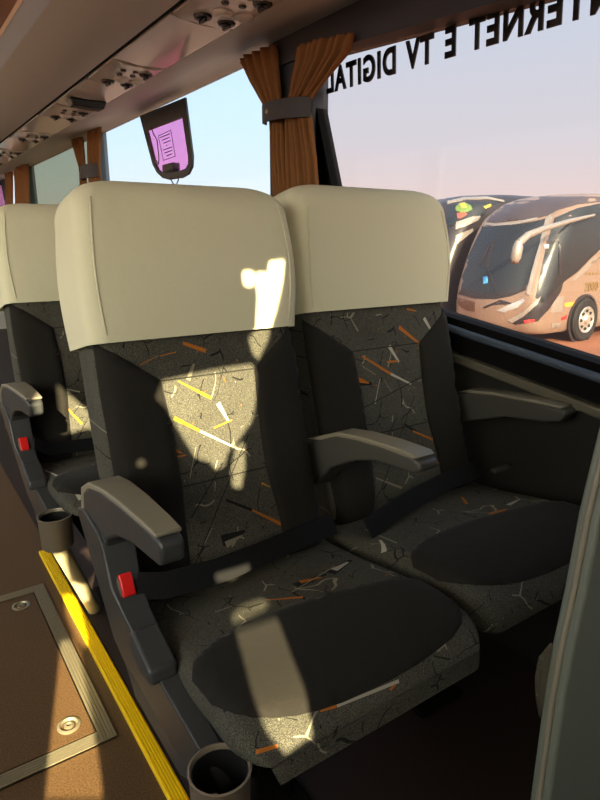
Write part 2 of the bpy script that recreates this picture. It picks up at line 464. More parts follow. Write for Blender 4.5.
def console_parts(root, loc, hw_out):
    """aisle side console, armrest and cup holder; x given in the seat's own metres"""
    def w(y, z): return (y - Y0, z + E)
    x0, x1 = hw_out
    xm = (x0 + x1) / 2
    prof = [w(.99, -.44), w(.95, -.425), w(.875, -.435), w(.852, -.448), w(.832, -.515), w(.80, -.545), w(.74, -.568), w(.66, -.590), w(.55, -.610),
            w(.53, -.65), w(.60, -.72), w(.72, -.80), w(.92, -.80), w(1.0, -.72)]
    cm = MB().prism_x(prof, x0, x1)
    cm.v = [(x + (.060 * max(0, min(1, (E - .50 - z) / .30)) + .004 if abs(x - x0) < 1e-6 else 0), y, z) for x, y, z in cm.v]
    con = cm.build('console', M['plastic'], root, bevel=.006)
    arm_prof = [w(.955, -.50), w(.962, -.43), w(.945, -.393), w(.905, -.372), w(.85, -.362), w(.78, -.358), w(.70, -.358), w(.655, -.360),
                w(.648, -.368), w(.65, -.392), w(.66, -.398), w(.74, -.402), w(.80, -.415), w(.845, -.44), w(.87, -.50)]
    am_ = MB().prism_x(arm_prof, x0, x1)
    def taper(mb, d=0.0):
        mb.v = [(x + (.007 + .017 * max(0, min(1, (.90 - Y0 - y) / .26)) if x < xm else 0), y, z) for x, y, z in mb.v]
    taper(am_)
    arm = am_.build('armrest', M['plastic'], root, bevel=.007)
    padp = [w(.966, -.44), w(.950, -.388), w(.906, -.365), w(.85, -.355), w(.78, -.351), w(.70, -.351), w(.658, -.353), w(.660, -.360),
            w(.70, -.360), w(.78, -.360), w(.85, -.364), w(.90, -.374), w(.940, -.398), w(.952, -.44)]
    pd = MB().prism_x(padp, x0 - .0015, x1 + .0015); taper(pd)
    pd.build('arm_pad', M['armpad'], arm, bevel=.003)
    # recline lever
    lv = [w(.765, -.552), w(.752, -.542), w(.72, -.553), w(.685, -.565), w(.680, -.588), w(.72, -.595), w(.76, -.578)]
    MB().prism_x(lv, x0 + .008, x1 - .006).build('recline_lever', M['plastic'], con, bevel=.006)
    # cup holder: a deep open cup
    c = MB(); cx, cy, zt = xm, .515 - Y0, -.592 + E
    c.lathe([(.001, -.075), (.030, -.075), (.034, -.07), (.036, 0), (.0375, .002), (.035, .003), (.0335, 0), (.0315, -.066), (.001, -.068)], (cx, cy, zt))
    cu = c.build('cup_holder', M['cupsteel'], root)
    MB().lathe([(.0314, -.064), (.0332, -.004), (.0322, -.004), (.0304, -.063)], (cx, cy, zt), cap=False).build('liner', M['plastic_black'], cu)
    p0 = Vector((cx, cy + .01, zt - .07)); p1 = Vector((cx + .138, cy + .32, .012))
    MB().tube([p0, p0.lerp(p1, .5), p1], .019, 16).build('leg', M['cream_post'], root)
    return con

def make_seat(loc, hw, chw, label, back_lines, cush_lines, console=None, arm=None, group=None, zbf=-.600):
    root = empty('passenger_chair', loc); tag(root, label, 'seat', group)
    back, cover, cush = seat_meshes(hw, chw, zbf)
    bb, bc, bk = bvh_of(back), bvh_of(cush), bvh_of(cover)
    sb = to_strokes(bb, loc, back_lines, 'xz'); scu = to_strokes(bc, loc, cush_lines, 'xy')
    for z in SEAM_Z:
        sb.append(((-hw * .47, z + E), (hw * .46, z + E), .0025, .0025, (30, 30, 28)))
    sb.append(((-hw * .45, -.56 + E), (hw * .3, -.36 + E), .002, .002, (28, 28, 26)))
    sb.append(((-hw * .4, -.48 + E), (hw * .0, -.40 + E), .002, .002, (28, 28, 26)))
    bo = back.build('backrest', pattern('moquette_back', sb, 'xz'), root)
    for s in (-1, 1):
        poly = [(s * u * hw, z + E) for u, z in BOL]
        patch(poly, cast_front(bb), .011, .014).build('bolster', M['vinyl'], root, angle=60)
    hc = cover.build('head_cover', M['cover'], root)
    # raised seams down both front edges of the cover
    for s in (-1, 1):
        pts = []
        for i in range(16):
            z = -.167 + .235 * i / 15
            x = s * (hw - .024 + .010 * math.sin(math.pi * i / 15))
            h = bk.ray_cast(Vector((x, -3, z + E)), Vector((0, 1, 0)))
            if h[0]: pts.append(h[0] + Vector((0, -.0005, 0)))
        MB().tube(pts, .0018, 8).build('piping', M['piping'], hc)
    cu = cush.build('cushion', pattern('moquette_cushion', scu, 'xy'), root)
    patch([(u * chw, y - Y0) for u, y in PAD], cast_top(bc), .006, .011).build('seat_pad', M['vinyl'], root, angle=60)
    # frame and pedestal under the cushion
    MB().box((-chw + .05, .56 - Y0, -.70 + E), (chw - .05, .98 - Y0, -.625 + E)).build('frame', M['dark'], root, bevel=.01)
    b = MB(); b.box((-.07, .74 - Y0, .006), (.07, .94 - Y0, .02)); b.box((-.04, .78 - Y0, .02), (.04, .92 - Y0, -.69 + E))
    b.build('pedestal', M['dark'], root, bevel=.006)
    return root, bb, bc

# strokes measured on each seat of the photograph (pixel ends, widths in metres, colour)
B1 = [((183,343),(206,351),.007,.009,ORANGE), ((194,364),(188,380),.006,.010,BEIGE), ((178,381),(211,398),.003,.008,LIT_ORANGE),
      ((218,403),(229,422),.012,.005,WHITE), ((166,447),(182,453),.014,.003,ORANGE), ((174,418),(200,431),.009,.006,LIT_ORANGE),
      ((200,431),(238,449),.006,.004,WHITE), ((250,509),(281,524),.004,.008,ORANGE), ((226,500),(252,510),.006,.006,BLACK),
      ((196,447),(190,478),.0015,.002,BEIGE), ((212,528),(205,543),.0015,.002,BEIGE), ((226,545),(241,536),.016,.004,BEIGE),
      ((222,541),(245,531),.026,.006,BLACK), ((232,420),(214,428),.003,.004,LIT_ORANGE), ((160,356),(176,352),.002,.002,ORANGE),
      ((140,365),(158,356),.002,.001,ORANGE), ((262,483),(270,487),.004,.003,LIT_ORANGE), ((166,459),(186,455),.005,.003,ORANGE)]
B1[11], B1[12] = B1[12], B1[11]
C1 = [((300,582),(322,577),.014,.004,ORANGE), ((296,586),(326,574),.026,.008,BLACK), ((334,570),(348,562),.016,.006,WHITE), ((330,573),(351,560),.026,.01,BLACK),
      ((292,592),(335,566),.003,.003,BEIGE), ((267,600),(303,597),.004,.008,ORANGE), ((291,565),(360,555),.003,.004,BEIGE),
      ((320,709),(337,706),.012,.007,ORANGE), ((337,706),(399,681),.006,.008,WHITE), ((256,752),(278,746),.008,.007,ORANGE), ((390,690),(396,684),.006,.004,ORANGE),
      ((212,728),(232,733),.003,.003,BEIGE), ((355,545),(385,530),.004,.006,BEIGE), ((215,612),(232,606),.004,.002,BEIGE),
      ((196,588),(206,582),.006,.004,ORANGE), ((188,700),(206,716),.003,.003,BEIGE)]
C1[0], C1[1] = C1[1], C1[0]; C1[2], C1[3] = C1[3], C1[2]
B2 = [((399,327),(420,344),.012,.006,ORANGE), ((424,318),(431,330),.012,.008,WHITE), ((407,309),(416,311),.006,.004,ORANGE),
      ((389,346),(399,362),.012,.006,WHITE), ((387,362),(398,361),.006,.006,ORANGE), ((362,356),(391,374),.006,.008,ORANGE), ((391,374),(411,384),.008,.005,WHITE),
      ((356,381),(372,384),.028,.006,BLACK), ((356,379),(369,383),.018,.004,ORANGE), ((404,424),(420,434),.008,.006,BLACK), ((413,431),(443,444),.005,.008,ORANGE),
      ((428,465),(441,462),.012,.006,ORANGE), ((376,478),(402,488),.004,.007,BEIGE), ((380,379),(375,404),.0015,.002,WHITE), ((384,380),(392,392),.0015,.0015,BEIGE),
      ((362,366),(376,375),.002,.002,BEIGE), ((350,317),(358,331),.002,.006,BEIGE), ((356,412),(425,375),.003,.003,(28,28,26))]
C2 = [((490,514),(507,509),.016,.005,ORANGE), ((498,501),(536,485),.004,.006,BEIGE), ((445,530),(476,526),.005,.007,BEIGE), ((365,529),(397,543),.004,.006,BEIGE),
      ((462,497),(467,504),.008,.008,ORANGE), ((508,505),(520,499),.012,.004,WHITE), ((380,540),(384,552),.006,.008,WHITE)]
B3 = [((38,352),(58,350),.003,.004,BEIGE), ((46,362),(54,355),.002,.002,BEIGE), ((58,398),(82,424),.005,.008,LIT_ORANGE), ((62,388),(80,392),.004,.004,WHITE)]
C3 = [((45,470),(80,500),.006,.008,WHITE), ((58,480),(95,522),.006,.005,WHITE), ((70,520),(90,530),.006,.006,ORANGE)]

X1, HW1, CH1 = .474, .202, .214
X2, HW2, CH2 = .945, .222, .236
Y2 = .04
PITCH_Y = .80
s1, bb1, bc1 = make_seat((X1, Y0, 0), HW1, CH1, 'front aisle-side coach seat with sunlit cream head cover and red belt buckle', B1, C1)
console_parts(s1, None, (-X1 + .212, -X1 + .268))
BZ[0] = .018
s2, bb2, bc2 = make_seat((X2, Y0 + Y2, 0), HW2, CH2, 'window-side coach seat in shade beside the dark wall and sloping sill', B2, C2, zbf=-.635)
BZ[0] = 0.0
s3, bb3, bc3 = make_seat((X1, Y0 + PITCH_Y, 0), HW1, CH1, 'coach seat of the row behind, half hidden at the left edge of the photo', B3, C3)
console_parts(s3, None, (-X1 + .212, -X1 + .268))

# middle armrest (belongs to the aisle seat), swept forward from between the backs
def wy(y, z): return (y - Y0, z + E)
am = [wy(.985, -.41), wy(.935, -.392), wy(.883, -.370), wy(.82, -.360), wy(.745, -.354), wy(.675, -.353), wy(.657, -.358), wy(.655, -.372), wy(.672, -.380),
      wy(.77, -.388), wy(.838, -.410), wy(.904, -.447), wy(.95, -.50), wy(.985, -.50)]
x0m = .690 - X1
arm = MB().prism_x(am, x0m, x0m + .044).build('armrest', M['armdark'], s1, bevel=.005)
pm = [wy(.985, -.405), wy(.935, -.385), wy(.883, -.363), wy(.82, -.353), wy(.745, -.347), wy(.675, -.346), wy(.664, -.351), wy(.675, -.356), wy(.745, -.357), wy(.82, -.363),
      wy(.883, -.373), wy(.935, -.395)]
MB().prism_x(pm, x0m - .0015, x0m + .0455).build('arm_pad', M['armpad'], arm, bevel=.003)
# wall side armrest of the window seat
xw = 1.188 - X2
wy_ = wy
def wy(y, z): return wy_(y * 1.03, z - .018)
aw = [wy(.945, -.37), wy(.915, -.357), wy(.84, -.348), wy(.709, -.341), wy(.655, -.341), wy(.650, -.350), wy(.662, -.370), wy(.704, -.382), wy(.803, -.394), wy(.90, -.43), wy(.945, -.45)]
arm = MB().prism_x(aw, xw, xw + .05).build('armrest', M['armdark'], s2, bevel=.006)
pw = [wy(.945, -.363), wy(.915, -.350), wy(.84, -.341), wy(.709, -.334), wy(.66, -.334), wy(.662, -.342), wy(.709, -.342), wy(.84, -.349), wy(.915, -.358)]
MB().prism_x(pw, xw - .002, xw + .052).build('arm_pad', M['armpad'], arm, bevel=.003)

# lap belts and buckles
def belt(root, loc, bvh, pix, w, lift):
    pts = []
    for q in pix:
        h = bvh.ray_cast(EYE - Vector(loc), ray(*q).normalized())
        if h[0]: pts.append(h[0] + Vector((0, 0, lift)))
    dense = []
    for a, b in zip(pts, pts[1:]):
        for k in range(4): dense.append(a.lerp(b, k / 4))
    dense.append(pts[-1])
    return MB().ribbon(dense, Vector((0, .55, .83)), w, .004).build('lap_belt', M['belt'], root, angle=60)
XL = lambda x: x - X1
b1 = MB().ribbon([(XL(.258), .825 - Y0, -.520 + E), (XL(.30), .818 - Y0, -.53 + E), (XL(.40), .832 - Y0, -.545 + E), (XL(.52), .855 - Y0, -.553 + E),
                  (XL(.62), .872 - Y0, -.555 + E), (XL(.69), .885 - Y0, -.56 + E)], Vector((0, .5, .86)), .042, .005).build('lap_belt', M['belt'], s1, bevel=.001)
def buckle(root, cx, cy, cz):
    h = MB().box((-.014, -.026, -.012), (.014, .026, .012)).build('buckle', M['plastic_black'], root, (cx, cy, cz), bevel=.004)
    h.rotation_euler = (math.radians(58), 0, 0)
    MB().box((-.0105, -.018, .010), (.0105, .018, .017)).build('release_button', M['red'], h, bevel=.003)
    return h
buckle(s1, XL(.243), .838 - Y0, -.520 + E)
buckle(s3, XL(.243), .838 - Y0, -.520 + E)
MB().ribbon([(XL(.262), .80 - Y0, -.505 + E), (XL(.30), .83 - Y0, -.54 + E), (XL(.45), .862 - Y0, -.56 + E), (XL(.62), .885 - Y0, -.562 + E)],
            Vector((0, .5, .86)), .035, .005).build('lap_belt', M['belt'], s3, bevel=.001)
XR = lambda x: x - X2
MB().ribbon([(XR(.735), .79 - Y0, -.562 + E), (XR(.80), .805 - Y0, -.555 + E), (XR(.90), .825 - Y0, -.548 + E), (XR(1.02), .845 - Y0, -.545 + E), (XR(1.14), .855 - Y0, -.545 + E)],
            Vector((0, .5, .86)), .042, .006).build('lap_belt', M['belt'], s2, bevel=.001)
MB().box((-.03, -.008, -.004), (.03, .008, .004)).build('belt_tongue', M['armdark'], s2, (XR(1.16), .80 - Y0, -.53 + E), bevel=.002)

# ------------------------------------------------------------------ coach shell
XW = 1.25
YF, YB = -.80, 8.2
def struct(o, name=None): o['kind'] = 'structure'; return o
def zr(z): return z + E
struct(MB().box((-1.3, YF - .06, -.05), (XW + .1, YB, 0)).build('floor', M['floor'], smooth=False))
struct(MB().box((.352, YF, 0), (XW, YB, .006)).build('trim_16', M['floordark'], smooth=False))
# ceiling profile, (x, z from eye)
def run(name, prof, mat, y0=YF, y1=YB, bevel=0.0):
    return MB().prism_y([(x, zr(z)) for x, z in prof], y0, y1).build(name, mat, bevel=bevel, smooth=True)
P_lin0, P_psu1, P_psu0, P_blue1, P_blue0 = (1.19, .625), (.985, .612), (.765, .618), (.50, .642), (.452, .668)
struct(run('ceiling', [(-1.3, .95), (.40, .95), (.40, 1.0), (-1.3, 1.0)], M['rack']))
o = run('luggage_rack', [P_psu0, (.70, .606), (.62, .612), (.55, .626), P_blue1, (.49, .66), (.50, .70), (.765, .70)], M['rack'])
struct(o)
lr = o
struct(run('trim_1', [P_blue1, P_blue0, (.455, .69), (.505, .665)], M['strip_blue']))
struct(run('trim_2', [(.452, .666), (.444, .674), (.448, .684), (.458, .676)], M['bead']))
struct(run('trim_3', [(.444, .676), (.40, .96), (.42, .96), (.462, .69)], M['wood_trim']))
struct(run('trim_4', [(.985, .614), (1.09, .622), (1.10, .630), (1.225, .652), (1.30, .655), (1.30, .70), (1.0, .70)], M['lining']))
# dark groove between rack and service panel
struct(run('trim_5', [(.782, .622), (.766, .622), (.766, .65), (.782, .65)], M['black']))
# rack top and outer roof so no sky leaks in
struct(run('trim_6', [(.40, .95), (1.35, .70), (1.35, .75), (.40, 1.02)], M['dark']))

struct(run('trim_17', [(.765, .632), (1.0, .626), (1.0, .66), (.765, .66)], M['dark']))
# overhead service panels: glossy covers with a unit of nozzles and lights between them
def PS(x, z=0): # x across the strip to (x, height)
    t = (x - .785) / (.985 - .785)
    return .618 + (.612 - .618) * t + z
units = [.78, 1.63, 2.49, 3.35, 4.21, 5.07]
def service_unit(y, label):
    root = empty('service_unit', (.885, y, zr(.615))); tag(root, label, 'overhead service unit', 'service units above the seats')
    MB().prism_y([(-.098, .004), (-.06, -.006), (.06, -.010), (.098, -.003), (.098, .02), (-.098, .02)], -.16, .16).build('housing', M['service'], root, bevel=.004)
    for sx, yy in ((-.035, .095), (.045, .105), (.055, -.08)):
        n = MB().lathe([(.001, -.010), (.018, -.011), (.024, -.008), (.026, -.003), (.026, 0)], (sx, yy, -.007)).build('air_nozzle', M['plastic_black'], root)
        MB().box((sx - .005, yy - .020, -.026), (sx + .005, yy + .020, -.016)).build('nozzle_fin', M['plastic_black'], n, bevel=.003)
    for sx, yy in ((.0, .04), (.062, .035)):
        n = MB().lathe([(.001, -.012), (.018, -.013), (.026, -.009), (.030, -.004), (.030, 0)], (sx, yy, -.006)).build('reading_light', M['service'], root)
        MB().lathe([(.001, -.003), (.014, -.003), (.015, 0)], (sx, yy, -.018)).build('lens', M['lining'], n)
    for bx, yy in ((-.03, -.03), (.02, -.035), (-.035, -.09), (.01, -.095)):
        MB().lathe([(.001, -.012), (.009, -.012), (.011, -.009), (.011, -.002)], (bx, yy, -.002), seg=14).build('button', M['plastic'], root, bevel=.002)
    return root
ulab = ['service unit with air nozzles nearest the camera, above the front window', 'service unit with black nozzles at the top of the photo above the curtained pillar',
        'service unit second from the top, above the window with the pink placard', 'service unit beyond the black overhead housing', 'small far service unit above the third window', 'farthest service unit near the left edge of the photo']
for y, lb in zip(units, ulab):
    if y > 1.0: service_unit(y, lb)
    c = MB().prism_y([(.786, zr(.620)), (.885, zr(.610)), (.985, zr(.614)), (.985, zr(.63)), (.786, zr(.63))], y + .175, y + .69)
    if y + .69 > 1.0:
        o = c.build('service_cover', M['service'], bevel=.003)
        tag(o, {.78: 'glossy grey cover panel of the overhead strip nearest the camera', 1.63: 'glossy cover panel with a pinkish gleam left of the nearest nozzles', 2.49: 'overhead cover panel carrying the black housing',
                3.35: 'overhead cover panel just beyond the black housing', 4.21: 'small far overhead cover panel above the greenish window', 5.07: 'farthest overhead cover panel at the left edge'}[y], 'cover panel', 'overhead cover panels')
o = MB().prism_y([(-.085, 0), (-.075, -.030), (.065, -.034), (.08, 0)], -.04, .04).build('overhead_housing', M['plastic_black'], None, (.89, 3.02, zr(.612)), bevel=.006)
tag(o, 'black plastic housing hanging from the overhead service strip', 'housing')

# ---- right wall
def wl(q, X=XW): p = on_x(q[0], q[1], X); return (p.y, p.z)
a, b = wl((451, 317)), wl((600, 364)); sl = (b[1] - a[1]) / (b[0] - a[0])
def sill(y): return a[1] + sl * (min(y, 1.55) - a[0])
at, bt = wl((370, 42)), wl((515, 2)); slt = (bt[1] - at[1]) / (bt[0] - at[0])
def head(y): return at[1] + slt * (min(y, 1.80) - at[0])
HEADZ = zr(.655)
SILLZ = sill(1.55)
Ys = [-.92, .2, .8, 1.2, 1.55, 1.75, YB]
def strip(name, z0f, z1f, x0, x1, mat, y0, y1, n=8, bevel=0.0):
    rings = []
    for i in range(n + 1):
        y = y0 + (y1 - y0) * i / n
        rings.append([(x0, y, z0f(y)), (x1, y, z0f(y)), (x1, y, z1f(y)), (x0, y, z1f(y))])
    return MB().loft(rings).build(name, mat, bevel=bevel, smooth=False)
struct(strip('wall_right', lambda y: 0.0, lambda y: sill(y) - .085, XW, XW + .06, M['wallgrey'], YF, YB, 60))
struct(strip('trim_7', lambda y: sill(y) - .085, lambda y: sill(y) - .0, XW - .004, XW + .06, M['black'], YF, YB, 60))
def rail(name, off, r, x, mat, y0=YF, y1=1.62):
    return struct(MB().tube([(x, y, sill(y) + off) for y in [y0 + (y1 - y0) * i / 20 for i in range(21)]], r, 14).build(name, mat))
rail('trim_8', -.027, .010, XW - .012, M['sillrail'])
struct(strip('trim_9', lambda y: sill(y) - .112, lambda y: sill(y) - .088, XW - .022, XW + .01, M['rail'], YF, 1.66, 20, bevel=.006))
# header over the front window (black blind box) and over the others
struct(strip('trim_10', lambda y: head(y), lambda y: zr(.72), XW - .03, XW + .06, M['pillar'], YF, 1.95, 20))
struct(strip('trim_11', lambda y: HEADZ + .010, lambda y: zr(.72), XW - .012, XW + .06, M['black'], 1.95, YB, 4))
# pillars
pill = [(1.74, 2.0), (4.08, 4.24), (6.25, 6.5)]
for i, (p0, p1) in enumerate(pill):
    o = MB().box((XW - .02, p0, zr(-.30)), (XW + .06, p1, zr(.70))).build('trim_%d' % (12 + i), M['pillar'], bevel=.012)
    struct(o)
# slanted black frame edge at the rear end of the front window
q0, q1 = wl((313, 98)), wl((331, 189))
fr = [(q0[0], q0[1]), (q1[0], q1[1]), (q1[0] + .22, q1[1]), (q0[0] + .14, q0[1])]
d = ((q1[0] - q0[0]) / (q1[1] - q0[1]))
def edge_y(z): return q0[0] + d * (z - q0[1])
ztop, zbot = zr(.64), sill(1.5) - .02
pr = [(edge_y(ztop), ztop), (edge_y(zbot), zbot), (edge_y(zbot) + .05, zbot), (1.80, zr(.0)), (1.80, ztop)]
struct(MB().prism_x(pr, XW + .005, XW + .05).build('trim_15', M['black'], smooth=False))
# window panes
G1 = glass_mat('pane_clear_warm', (.495, .495, .505, 1), .015, .012)
G2 = glass_mat('pane_milky_blue', (.51, .60, .65, 1), .06, .02)
G3 = glass_mat('pane_green_grey', (.31, .36, .325, 1), .08, .02)
def pane(name, y0, y1, z0f, z1f, mat, X=XW + .03):
    rings = []
    for i in range(9):
        y = y0 + (y1 - y0) * i / 8
        rings.append([(X, y, z0f(y)), (X + .006, y, z0f(y)), (X + .006, y, z1f(y)), (X, y, z1f(y))])
    return struct(MB().loft(rings).build(name, mat, smooth=False))
pane('window_1', YF, 1.80, lambda y: sill(y) - .02, lambda y: head(y) + .02, G1)
pane('window_2', 1.98, 4.10, lambda y: SILLZ - .02, lambda y: HEADZ + .03, G2)
pane('window_3', 4.22, 6.27, lambda y: SILLZ - .02, lambda y: HEADZ + .03, G3)
pane('window_4', 6.48, YB, lambda y: SILLZ - .02, lambda y: HEADZ + .03, G2)

# ---- the lettering on the front window, read from outside
XT = XW + .037
def wt(q): p = on_x(q[0], q[1], XT); return Vector((p.y, p.z))
pL, pR = wt((341, 89)), wt((513, 37.5))       # bottom of the A of DIGITAL ... bottom of the first N of INTERNET
cu = bpy.data.curves.new('lettering', 'FONT'); cu.body = 'INTERNET E TV DIGITAL'; cu.size = 1; cu.extrude = .002; cu.offset = .034; cu.space_character = 1.16; cu.space_word = 1.35
tmp = bpy.data.objects.new('tmp', cu); COL.objects.link(tmp)
bpy.context.view_layer.update()
me = bpy.data.meshes.new_from_object(tmp.evaluated_get(bpy.context.evaluated_depsgraph_get()))
bpy.data.objects.remove(tmp)
xs = [v.co.x for v in me.vertices]; x0, x1 = min(xs), max(xs); hcap = max(v.co.y for v in me.vertices)
# glyph row: baseline runs along +Y (seen from outside); total width from letter positions
base_dir = (pL - pR).normalized()
LET_H = (wt((387, 45.5)) - wt((394, 70.5))).length
lw = LET_H / hcap
tot = .985
end = wt((327, 93))
for v in me.vertices:
    t = (v.co.x - x0) / (x1 - x0)
    p = end - base_dir * tot * (1 - t)
    up = Vector((.06, 1)).normalized()
    p = p + up * (v.co.y * lw * .90)
    v.co = (XT + v.co.z, p.x, p.y)
me.update()
root = empty('window_lettering', (XT, end.x, end.y))
tag(root, 'black lettering reading INTERNET E TV DIGITAL backwards along the front window top', 'lettering')
bm = bmesh.new(); bm.from_mesh(me)
seen = set(); isl = []
for v in bm.verts:
    if v in seen: continue
    st = [v]; seen.add(v); comp = []
    while st:
        q = st.pop(); comp.append(q)
        for e in q.link_edges:
            w = e.other_vert(q)
            if w not in seen: seen.add(w); st.append(w)
    isl.append(comp)
isl.sort(key=lambda c: min(v.co.y for v in c))
for c in isl:
    mb = MB(); idx = {}
    for v in c: idx[v] = len(mb.v); mb.v.append(tuple(v.co - Vector(root.location)))
    for f in bm.faces:
        if f.verts[0] in idx: mb.f.append(tuple(idx[v] for v in f.verts))
    mb.build('letter', M['letters'], root, smooth=False)
bm.free()

# ---- curtains
def curtain(rows, pleats, amp, label, X=XW - .045):
    """rows of (left px, right px) from top to bottom, hung along the wall"""
    pts = []
    for l, r in rows:
        A, B = on_x(l[0], l[1], X), on_x(r[0], r[1], X); pts.append((A, B))
    fine = []
    for i in range(len(pts) - 1):
        for k in range(6):
            t = k / 6
            fine.append((pts[i][0].lerp(pts[i+1][0], t), pts[i][1].lerp(pts[i+1][1], t)))
    fine.append(pts[-1])
    n = pleats * 8; rings = []
    wmax = max((A - B).length for A, B in fine)
    for ri, (A, B) in enumerate(fine):
        ring = []
        w = (A - B).length
        for j in range(n + 1):
            t = j / n; p = A.lerp(B, t)
            am = amp * (0.5 + .6 * w / wmax)
            p.x += am * math.sin(2 * math.pi * pleats * t + .4 * math.sin(ri * .35)) + am * .4 * math.sin(2 * math.pi * pleats * .37 * t + 1)
            p.x -= .02 * math.sin(math.pi * t)
            ring.append(p)
        rings.append(ring)
    o = MB().loft(rings, False, False, closed=False).build('curtain', M['curtain'], smooth=True, angle=180, solid=.003)
    tag(o, label, 'curtain', 'tan window curtains')
    return o
curtain([((239, 62), (277, 44)), ((250, 84), (279, 70)), ((268, 112), (283, 108)), ((272, 124), (284, 122)), ((274, 160), (285, 158)), ((276, 215), (289, 212))], 5, .010,
        'tan curtain gathered on the left of the near pillar, beside the pale blue window')
curtain([((297, 48), (354, 33)), ((295, 62), (348, 52)), ((291, 88), (325, 82)), ((287, 112), (308, 104)), ((286, 124), (311, 118)), ((286, 160), (317, 158)), ((288, 215), (321, 212))], 8, .011,
        'wide pleated tan curtain on the right of the near pillar, at the front window')
curtain([((71, 136), (81, 130)), ((75, 150), (83, 147)), ((81, 168), (86, 166)), ((82, 178), (86, 177)), ((83, 205), (87, 204))], 3, .012, 'narrow tan curtain left of the second pillar, beside the greenish window')
curtain([((88, 128), (102, 122)), ((88, 146), (101, 142)), ((89, 172), (102, 168)), ((90, 205), (106, 204))], 4, .012, 'tan curtain right of the second pillar, beside the pink placard window')
curtain([((13, 162), (27, 157)), ((14, 180), (28, 176)), ((15, 212), (30, 208))], 3, .014, 'tan curtain at the left edge of the far greenish window')
curtain([((5, 166), (12, 163)), ((6, 182), (13, 180)), ((8, 212), (14, 210))], 2, .014, 'farthest tan curtain, beside the far pink placard')
def tieback(qa, qb, h, label):
    A, B = on_x(qa[0], qa[1], XW - .05), on_x(qb[0], qb[1], XW - .05)
    pts = []
    for i in range(13):
        t = i / 12; p = A.lerp(B, t); p.x -= .05 * math.sin(math.pi * t) ** .5 if 0 < t < 1 else 0
        pts.append(p)
    root = MB().ribbon(pts, Vector((0, 0, 1)), h, .008).build('curtain_tieback', M['curtain_tie'], bevel=.002, angle=60)
    c = pts[4]
    MB().lathe([(.001, -.006), (.008, -.004), (.009, .004)], (c.x - .004, c.y, c.z), axis='x', seg=12).build('snap_button', M['metal'], root)
    tag(root, label, 'tieback', 'charcoal curtain tiebacks')
tieback((266, 116), (311, 107), .060, 'charcoal strap tying both curtains to the near pillar')
tieback((83, 174), (101, 170), .080, 'charcoal strap around the curtains of the second pillar')

# ---- pink placards on the panes
def placard(corner_px, X, label, group):
    """corner_px: top left, top right, bottom right, bottom left of the black frame"""
    TL, TR, BR, BL = [on_x(q[0], q[1], X) for q in corner_px]
    root = empty('window_placard', (X, (TL.y + TR.y) / 2, (TL.z + BL.z) / 2)); tag(root, label, 'placard', group)
    o3 = Vector(root.location)
    def P(u, v):      # u 0..1 left to right in view, v 0 top ..1 bottom
        return (TL.lerp(TR, u)).lerp(BL.lerp(BR, u), v) - o3
    out = [(0, 0), (1, 0), (1.0, .75), (.96, .88), (.86, .965), (.70, 1.0), (.36, 1.0), (.20, .96), (.08, .87), (.02, .74)]
    inn = [(.10, .25), (.90, .235), (.905, .74), (.885, .83), (.81, .885), (.68, .90), (.36, .90), (.23, .88), (.14, .83), (.105, .74)]
    f = MB(); n = len(out)
    vs = []
    for dx in (-.012, 0):
        for u, v in out: p = P(u, v); vs.append((p.x + dx, p.y, p.z))
        for u, v in inn: p = P(u, v); vs.append((p.x + dx, p.y, p.z))
    fs = []
    for i in range(n):
        j = (i + 1) % n
        fs += [(i, j, n + j, n + i), (2*n + i, 3*n + i, 3*n + j, 2*n + j), (i, 2*n + i, 2*n + j, j), (n + i, n + j, 3*n + j, 3*n + i)]
    f.add(vs, fs).build('frame', M['plastic_black'], root, bevel=.003)
    pn = MB()
    pn.loft([[(P(u, v).x + dx, P(u, v).y, P(u, v).z) for u, v in inn] for dx in (-.010, -.004)])
    card = pn.build('card', M['pinkglass'], root)
    def bar(u0, v0, u1, v1, nm, w):
        A, B = P(u0, v0), P(u1, v1); A.x = B.x = -.012
        return (A, B)
    tx = MB()
    for k, (u0, u1) in enumerate([(.36, .60), (.40, .57), (.42, .58), (.47, .49), (.38, .60), (.40, .58), (.43, .56)]):
        v = .40 + k * .045
        A, B = P(u0, v), P(u1, v - .012); A.x = B.x = -.0115
        tx.ribbon([A, A.lerp(B, .5), B], Vector((0, 0, 1)), .0035, .002)
    tx.build('printed_lines', M['ink'], card)
    bx = MB(); cs = [(.33, .37), (.63, .345), (.63, .70), (.33, .72)]
    for i in range(4):
        A, B = P(*cs[i]), P(*cs[(i + 1) % 4]); A.x = B.x = -.0113
        bx.tube([A, B], .0015, 6)
    bx.build('printed_box', M['ink'], card)
    cv = [(.22, .22), (.235, .33), (.29, .42), (.265, .55), (.235, .68), (.19, .76), (.15, .70)]
    pts = [P(u, v) for u, v in cv]
    for p in pts: p.x = -.013
    MB().tube(pts, .0028, 6).build('printed_curve', M['ink'], card)
    A, B = P(.42, .80), P(.66, .90)
    MB().box((-.045, min(A.y, B.y), min(A.z, B.z)), (-.005, max(A.y, B.y), max(A.z, B.z))).build('latch', M['plastic_black'], root, bevel=.006)
    pts = [P(u, v) for u, v in ((.44, .98), (.50, 1.07), (.56, 1.09), (.64, 1.03), (.66, .97))]
    for p in pts: p.x = -.02
    MB().tube(pts, .003, 6).build('pull_cord', M['plastic_black'], root)
    return root
